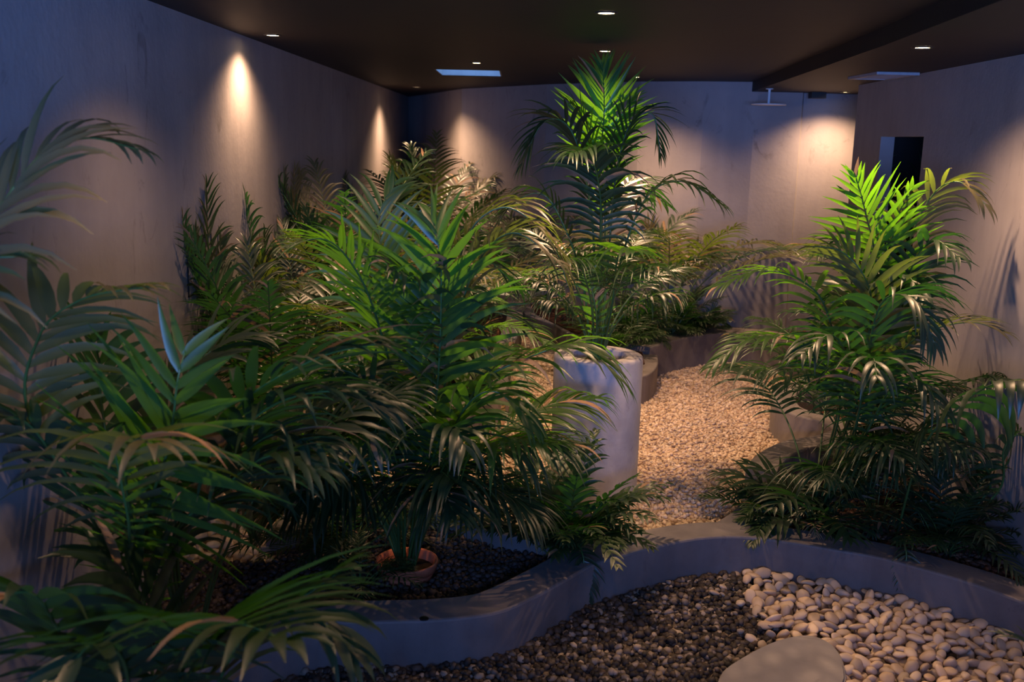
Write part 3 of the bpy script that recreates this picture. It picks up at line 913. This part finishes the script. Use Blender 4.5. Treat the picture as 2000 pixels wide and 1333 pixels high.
# --- foreground palm (left, close to the lens)
pf = Palm((-1.12, 3.22, .10), 'big dark green foreground palm with one upright facing frond', solo=300, seed=11)
bf_ = lambda dx, dy: [pf.base + V((dx, dy, 0))]
pf.frond(bf_(0, -.03) + R3((278, 1090, 2.9), (330, 870, 2.6), (346, 750, 2.52), (360, 690, 2.54)), n=19, L=.47, W=.040, start=.42, droop=.28, o=(.15, 1, 0), ang=(60, 34), lift=.06, jit=.07)
pf.frond(bf_(.03, .02) + R3((340, 1050, 3.05), (400, 900, 2.98), (480, 780, 2.9), (620, 700, 2.78), (735, 672, 2.66)), n=22, L=.50, W=.040, start=.42, droop=.6, ang=(62, 8), mat='leaf_dark')
pf.frond(bf_(-.03, -.02) + R3((215, 1050, 2.95), (60, 820, 2.7), (75, 660, 2.6), (160, 585, 2.55), (290, 560, 2.5)), n=20, L=.34, W=.038, start=.52, droop=.75, mat='leaf_olive')
pf.frond(bf_(0, -.05) + R3((268, 1120, 2.8), (250, 1010, 2.55), (228, 900, 2.45), (215, 850, 2.42)), n=22, L=.20, W=.020, start=.25, droop=.2, o=(0, 1, 0), ang=(58, 34))
pf.frond(bf_(.0, -.04) + R3((275, 1080, 2.85), (245, 930, 2.55), (262, 862, 2.35), (300, 868, 2.2)), n=11, L=.44, W=.044, start=.55, droop=.95, ang=(75, 20), mat='leaf_olive')
pf.frond(bf_(-.03, -.02) + R3((200, 1050, 2.95), (110, 900, 2.75), (40, 820, 2.65), (-60, 830, 2.5)), n=15, L=.40, W=.042, start=.40, droop=.9, mat='leaf_dark')
pf.frond(bf_(.03, .0) + R3((340, 1080, 3.05), (440, 930, 2.95), (530, 850, 2.9), (630, 870, 2.8)), n=17, L=.40, W=.040, start=.40, droop=.9, mat='leaf_dark')
pf.frond(bf_(.0, .03) + R3((300, 1000, 3.25), (330, 800, 3.35), (420, 680, 3.45), (520, 660, 3.45)), n=20, L=.40, W=.038, start=.40, droop=.7, mat='leaf_dark')
pf.frond(bf_(-.02, .03) + R3((240, 1000, 3.1), (200, 800, 3.1), (190, 690, 3.05), (150, 640, 2.95)), n=18, L=.40, W=.040, start=.40, droop=.6, mat='leaf_dark')
for az, ln, mt_ in ((15, 1.35, 'leaf_dark'), (40, 1.35, 'leaf_dark')):
    pf.arc(R(az), R(84), ln, R(70), n=24, L=.44, W=.036, start=.42, droop=.9, mat=mt_)
pf.frond(bf_(.03, 0) + R3((345, 1050, 3.05), (425, 900, 3.0), (520, 800, 2.92), (640, 765, 2.85), (750, 800, 2.8)), n=22, L=.42, W=.040, start=.40, droop=.85, ang=(65, 12), mat='leaf_dark')
pf.frond(bf_(.03, -.02) + R3((330, 1080, 2.95), (430, 960, 2.85), (530, 890, 2.75), (620, 920, 2.7)), n=18, L=.38, W=.038, start=.42, droop=.95, mat='leaf_dark')

# --- low palm under it, fan of straps at the bottom edge
pl = Palm((-0.98, 2.55, .085), 'low blurred palm with broad straps fanning over the curb end', solo=120, seed=13)
bl = lambda dx, dy: [pl.base + V((dx, dy, 0))]
pl.frond(bl(0, 0) + R3((330, 1380, 2.4), (395, 1250, 2.2), (455, 1218, 2.0), (560, 1250, 1.85)), n=15, L=.44, W=.050, start=.55, droop=.6, ang=(80, 25), lift=.25, mat='leaf_dark')
pl.frond(bl(.03, .02) + R3((400, 1400, 2.4), (480, 1240, 2.3), (590, 1195, 2.25), (690, 1270, 2.2)), n=15, L=.36, W=.044, start=.45, droop=.8, mat='leaf_dark')
pl.frond(bl(.03, 0) + R3((380, 1380, 2.45), (450, 1270, 2.35), (560, 1190, 2.3), (660, 1120, 2.3)), n=11, L=.34, W=.050, start=.45, droop=.75, mat='leaf_dark')
pl.frond(bl(-.03, 0) + R3((200, 1380, 2.4), (120, 1240, 2.25), (60, 1160, 2.1), (-40, 1180, 2.0)), n=12, L=.42, W=.055, start=.42, droop=.7, mat='leaf_dark')
pl.frond(bl(-.02, -.02) + R3((260, 1400, 2.3), (240, 1290, 2.1), (180, 1260, 1.95), (120, 1330, 1.85)), n=11, L=.42, W=.055, start=.45, droop=.8, mat='leaf_dark')
pl.frond(bl(.0, .02) + R3((300, 1350, 2.6), (290, 1220, 2.6), (250, 1130, 2.6), (190, 1080, 2.6)), n=13, L=.38, W=.048, start=.40, droop=.6, mat='leaf_dark')

# --- palm at the left edge of the view
pe = Palm((-1.26, 2.05, .085), 'arching pale green palm frond plant beside the left wall, mostly out of view', solo=90, seed=17)
be = lambda dx, dy: [pe.base + V((dx, dy, 0))]
pe.frond(be(.02, .02) + R3((-260, 900, 2.15), (-120, 560, 2.25), (0, 405, 2.35), (80, 305, 2.42), (170, 270, 2.5), (270, 292, 2.62)), n=26, L=.40, W=.036, start=.45, droop=.85, ang=(60, 12), taper=.2, mat='leaf_olive')
pe.frond(be(.02, .0) + R3((-300, 950, 2.1), (-180, 650, 2.15), (-60, 520, 2.2), (40, 500, 2.25)), n=18, L=.34, W=.036, start=.45, droop=.9, mat='leaf_dark')
pe.frond(be(.0, -.02) + R3((-350, 900, 2.0), (-300, 650, 2.0), (-150, 600, 2.0), (-40, 680, 2.0)), n=16, L=.34, W=.036, start=.45, droop=.9, mat='leaf_dark')

# --- right-hand palm in the red mulch bed
pr = Palm((1.53, 4.72, ZB), 'full spreading kentia palm in the right bed, fronds over the mulch', solo=300, seed=19)
br = lambda dx, dy: [pr.base + V((dx, dy, 0))]
pr.frond(br(0, 0) + R3((1665, 800, 4.57), (1700, 620, 4.52), (1690, 545, 4.47), (1640, 490, 4.47), (1570, 480, 4.47)), n=24, L=0.38, W=.030, start=.50, droop=.6, mat='leaf_olive')
pr.frond(br(-.03, 0) + R3((1640, 780, 4.57), (1615, 610, 4.52), (1560, 545, 4.47), (1480, 530, 4.42), (1400, 560, 4.37)), n=24, L=0.32, W=.026, start=.45, droop=.75)
pr.frond(br(-.03, -.02) + R3((1640, 800, 4.47), (1600, 700, 4.32), (1540, 660, 4.27), (1460, 664, 4.22), (1390, 715, 4.17)), n=24, L=0.29, W=.026, start=.45, droop=.9)
pr.frond(br(.03, 0) + R3((1710, 800, 4.52), (1760, 690, 4.42), (1820, 645, 4.32), (1900, 630, 4.22), (1960, 650, 4.17)), n=24, L=0.32, W=.024, start=.42, droop=.6, mat='leaf_olive')
pr.frond(br(.02, -.02) + R3((1680, 800, 4.42), (1705, 640, 4.27), (1735, 580, 4.17), (1790, 590, 4.07), (1825, 670, 4.02)), n=22, L=0.40, W=.028, start=.48, droop=1.2, mat='leaf_dark')
pr.frond(br(.0, -.04) + R3((1665, 850, 4.32), (1690, 730, 4.02), (1705, 700, 3.82), (1712, 735, 3.67)), n=14, L=0.36, W=.034, start=.52, droop=1.3, mat='leaf_dark')
pr.frond(br(.01, -.02) + R3((1670, 850, 4.42), (1660, 720, 4.17), (1625, 655, 4.02), (1570, 690, 3.87)), n=18, L=0.36, W=.028, start=.45, droop=1.0, mat='leaf_dark')
pr.frond(br(.02, -.02) + R3((1690, 850, 4.37), (1740, 760, 4.17), (1790, 740, 4.02), (1840, 800, 3.87)), n=16, L=0.34, W=.028, start=.45, droop=1.1, mat='leaf_dark')
pr.frond(br(0, .03) + R3((1680, 800, 4.72), (1690, 640, 4.77), (1660, 560, 4.87), (1600, 590, 4.97)), n=22, L=0.36, W=.028, start=.42, droop=.9, mat='leaf_dark')
pr.frond(br(.01, 0) + R3((1690, 780, 4.62), (1712, 640, 4.62), (1730, 560, 4.67), (1720, 500, 4.72)), n=18, L=0.29, W=.026, start=.45, droop=.5, o=(0, 1, 0))
pr.frond(br(-.01, 0) + R3((1660, 800, 4.67), (1640, 690, 4.72), (1600, 620, 4.77), (1540, 610, 4.77)), n=20, L=0.29, W=.024, start=.42, droop=.8, mat='leaf_dark')
for az, ln in ((255, .75), (285, .85), (320, .8), (350, .9), (30, 1.0), (70, 1.1), (110, 1.1), (275, 1.1), (300, 1.1)):
    pr.arc(R(az), R(74), ln, R(85), n=22, L=0.34, W=.024, start=.5, droop=1.0, mat='leaf_dark')

# --- palm by the wall opening
pw = Palm((1.90, 5.12, ZB), 'upright kentia palm by the wall opening, bright lit fan on top', solo=240, seed=23)
bw = lambda dx, dy: [pw.base + V((dx, dy, 0))]
pw.frond(bw(0, 0) + R3((1722, 700, 4.95), (1712, 520, 4.68), (1692, 420, 4.5), (1672, 345, 4.38)), n=22, L=.36, W=.030, start=.56, droop=.16, o=(-.2, -1, 0), ang=(72, 16), lift=.02, jit=.08)
pw.frond(bw(.02, 0) + R3((1745, 700, 4.95), (1770, 500, 4.75), (1815, 390, 4.65), (1870, 355, 4.55), (1925, 400, 4.50)), n=22, L=0.34, W=.028, start=.48, droop=1.0, mat='leaf_olive')
pw.frond(bw(.02, -.02) + R3((1745, 700, 4.85), (1775, 540, 4.65), (1820, 470, 4.50), (1870, 500, 4.35)), n=18, L=0.34, W=.028, start=.48, droop=1.1, mat='leaf_dark')
pw.frond(bw(0, -.02) + R3((1730, 700, 4.85), (1735, 520, 4.70), (1755, 420, 4.60), (1780, 370, 4.55)), n=18, L=0.30, W=.030, start=.50, droop=.6, o=(0, 1, 0))
pw.frond(bw(-.02, 0) + R3((1710, 700, 5.05), (1690, 540, 5.00), (1640, 470, 4.95), (1590, 500, 4.90)), n=20, L=0.30, W=.024, start=.48, droop=.9, mat='leaf_dark')
pw.frond(bw(0, -.02) + R3((1735, 720, 4.85), (1740, 600, 4.65), (1770, 540, 4.50), (1800, 580, 4.35)), n=16, L=0.32, W=.028, start=.48, droop=1.1, mat='leaf_dark')
for az, ln in ((190, 1.15), (225, 1.3), (250, 1.05), (275, 1.25), (305, 1.3), (260, .8), (140, 1.2), (120, 1.3)):
    pw.arc(R(az), R(78), ln, R(80), n=20, L=0.30, W=.024, start=.5, droop=1.0, mat='leaf_dark')

# --- dark palm at the right edge
pd = Palm((2.08, 4.48, ZB), 'dark drooping palm frond plant close against the right wall', solo=140, seed=29, mat='leaf_dark')
bd = lambda dx, dy: [pd.base + V((dx, dy, 0))]
pd.frond(bd(-.25, -.05) + R3((1800, 880, 4.15), (1880, 790, 3.95), (1950, 748, 3.8), (2050, 745, 3.65)), n=13, L=.36, W=.048, start=.50, droop=3.2, ang=(84, 40), lift=.0)
pd.frond(bd(-.05, -.02) + R3((1930, 960, 4.4), (1915, 900, 4.3), (1875, 880, 4.2), (1830, 910, 4.1)), n=13, L=.20, W=.022, start=.45, droop=1.2)
pd.frond(bd(-.02, -.02) + R3((1950, 960, 4.35), (1960, 880, 4.25), (1990, 850, 4.2), (2030, 880, 4.1)), n=13, L=.24, W=.024, start=.45, droop=1.2)
pg = Palm((1.66, 2.55, ZF), 'blurred palm tip poking in over the pebbles beside the curb end', solo=40, seed=97, mat='leaf_dark')
pg.frond([pg.base] + R3((2060, 1500, 2.55), (2050, 1330, 2.6), (2010, 1260, 2.65), (1960, 1240, 2.7)), n=10, L=.16, W=.022, start=.45, droop=.5)

# --- background kentias along the left wall and the back wall
def bush_palm(base, label, nf, length, seed, mat='leaf', L=.30, W=.022, el=(62, 85), bend=(60, 100), n=20, canes=0, group=None, dry=.06, az0=None):
    p_ = Palm(base, label, mat=mat, seed=seed, group=group, dry=dry)
    for i in range(nf):
        az = (az0 if az0 is not None else 0) + 2 * math.pi * (i + p_.r.uniform(-.3, .3)) / nf
        # keep fronds from running through the left wall
        ln = length * p_.r.uniform(.75, 1.05)
        e_, b_ = R(p_.r.uniform(*el)), R(p_.r.uniform(*bend))
        reach = ln * .62 + L * .4
        if base[0] + math.cos(az) * reach < -1.46:
            e_, b_ = R(84), R(28)
            ln *= .92
        p_.arc(az, e_, ln, b_, n=n, L=L, W=W, start=.42, droop=p_.r.uniform(.5, 1.0),
               mat=p_.r.choice((mat, mat, 'leaf_dark')) if mat != 'leaf_dark' else mat)
    if canes: p_.canes(canes, .5)
    return p_


bush_palm((-1.16, 4.72, .10), 'dark palm with brown canes beside the framed wall panel', 15, 1.85, 31, 'leaf_dark', L=.32, W=.024, n=24, canes=4, el=(74, 87), bend=(35, 85))
bush_palm((-1.10, 6.55, ZC), 'pale lit bushy palm under the left wall light pool', 18, 1.85, 33, 'leaf_olive', L=.32, W=.022, el=(70, 86), bend=(45, 90), n=24)
bush_palm((-1.22, 5.80, .13), 'thick dark kentia behind the left-wall slab', 15, 1.75, 34, 'leaf_olive', L=.32, W=.022, el=(70, 86), bend=(45, 95), n=24)
bush_palm((-0.62, 6.45, ZC), 'dense kentia behind the terracotta pot palm', 13, 1.6, 35, 'leaf', L=.32, W=.022, n=24)
bush_palm((-1.05, 8.6, ZC), 'kentia in the middle of the left bed, tips against the wall', 11, 1.55, 37, 'leaf_olive', L=.34, W=.026)
bush_palm((-0.42, 7.9, ZC), 'kentia at the path edge of the left bed', 11, 1.45, 39, 'leaf_olive', L=.34, W=.025)
bush_palm((-0.85, 10.2, ZC), 'feathery palm in the far corner bed', 10, 1.95, 41, 'leaf_olive', L=.38, W=.03, el=(70, 86), bend=(45, 85))
bush_palm((-0.28, 9.5, ZC), 'grey green palm before the far wall, left of the path end', 11, 1.6, 43, 'leaf_dark', L=.36, W=.028)
bush_palm((1.30, 8.25, ZD), 'shaded kentia in the back bed behind the concrete pot', 11, 1.65, 45, 'leaf_olive', L=.36, W=.026)
bush_palm((0.88, 8.1, ZD), 'dark kentia close behind the tall potted palm', 10, 1.45, 47, 'leaf_dark', L=.34, W=.026)
bush_palm((2.75, 6.98, 0.0), 'dim palm standing in the dark room behind the wall opening', 10, 2.2, 49, 'leaf_dark', L=.36, W=.026, el=(75, 86), bend=(20, 45))


# --- parlour palms: short stems, small fine leaves
def parlour(base, label, nf, length, seed, L=.12, W=.018, n=11, mat='leaf_small', el=(35, 85), bend=(40, 90), azr=(0, 360), solo=0, dry=.02, start=.3):
    p_ = Palm(base, label, 'parlour_palm', mat, solo, seed, dry=dry)
    for i in range(nf):
        az = R(p_.r.uniform(*azr))
        p_.arc(az, R(p_.r.uniform(*el)), length * p_.r.uniform(.55, 1.1), R(p_.r.uniform(*bend)), off=.05 * p_.r.random(), n=n, L=L, W=W, start=start, droop=p_.r.uniform(.3, .9), r0=.0035, ang=(62, 25))
    return p_


parlour((0.27, 4.205, ZA), 'small bushy parlour palm spilling over the curb by the terracotta pot bed', 50, .58, 61, L=.14, W=.027, solo=300, el=(45, 88), bend=(30, 100))
parlour((1.33, 4.66, ZB), 'low parlour palm spreading at the tip of the right bed', 20, .36, 63, L=.12, W=.020, solo=200)
parlour((1.50, 4.56, ZB), 'broad strapped young palm at the front of the right bed', 10, .55, 65, L=.24, W=.034, n=9, mat='leaf_dark', solo=120)
parlour((2.02, 4.35, ZB), 'dark low parlour palm in the right bed against the wall', 34, .55, 67, L=.13, W=.018, mat='leaf_dark')
parlour((1.86, 4.75, ZB), 'dark leafy parlour palm between the mulch and the right wall', 24, .6, 69, L=.13, W=.018, mat='leaf_dark')
parlour((-0.72, 4.28, ZA), 'fine-leaved parlour palm left of the terracotta pot', 40, .62, 71, L=.12, W=.013, n=15)
parlour((-0.62, 3.92, ZA), 'low fine-leaved parlour palm at the curb before the terracotta pot', 16, .34, 73, L=.10, W=.010, n=11)
parlour((1.02, 8.15, ZD), 'low feathery bush in the back bed beside the pot', 44, .55, 77, L=.13, W=.018)
parlour((1.40, 8.48, ZD), 'low feathery bush at the middle of the back bed', 44, .50, 79, L=.13, W=.018)
parlour((0.80, 7.55, ZD), 'low feathery bush on the nose of the back curb', 30, .5, 81, L=.12, W=.016)
parlour((1.68, 8.58, ZD), 'low feathery bush at the right end of the back bed', 26, .36, 83, L=.13, W=.018, mat='leaf_dark')
parlour((0.42, 5.02, POT.z + .72), 'short grassy shoots around the stems in the concrete pot', 5, .10, 85, L=.04, W=.008, n=7)
parlour((-1.2, 7.4, ZC), 'dark undergrowth palm below the left wall kentias', 30, .75, 87, L=.16, W=.018, mat='leaf_dark')
parlour((-0.5, 6.9, ZC), 'dark undergrowth palm inside the left bed curb', 30, .7, 89, L=.16, W=.018, mat='leaf_dark')

# two leaves hanging over the front curb
ph = Palm((1.79, 4.31, ZB), 'dark withered little palm hanging over the right part of the front curb', 'parlour_palm', 'leaf_dark', 40, 91)
ph.frond([ph.base, ph.base + V((-.01, -.05, .10)), ph.base + V((-.02, -.16, .09)), ph.base + V((-.03, -.20, -.02)), ph.base + V((-.035, -.205, -.09))], n=13, L=.10, W=.014, start=.45, droop=.5)
ph = Palm((0.31, 4.17, 0.20), 'brownish withered palm leaf hanging over the front curb', 'parlour_palm', 'dry', 40, 93)
ph.frond([ph.base, ph.base + V((.0, -.05, .05)), ph.base + V((.02, -.13, .02)), ph.base + V((.03, -.16, -.08)), ph.base + V((.035, -.17, -.17))], n=14, L=.13, W=.018, start=.25, droop=.6, mat='leaf_dark')
ph = Palm((1.42, 4.47, 0.19), 'brown dried palm tuft lying on the front curb', 'parlour_palm', 'dry', 40, 95)
ph.frond([ph.base, ph.base + V((.01, -.03, .05)), ph.base + V((.01, -.08, .06)), ph.base + V((.01, -.12, .03))], n=9, L=.10, W=.010, start=.2, droop=.5, mat='dry')
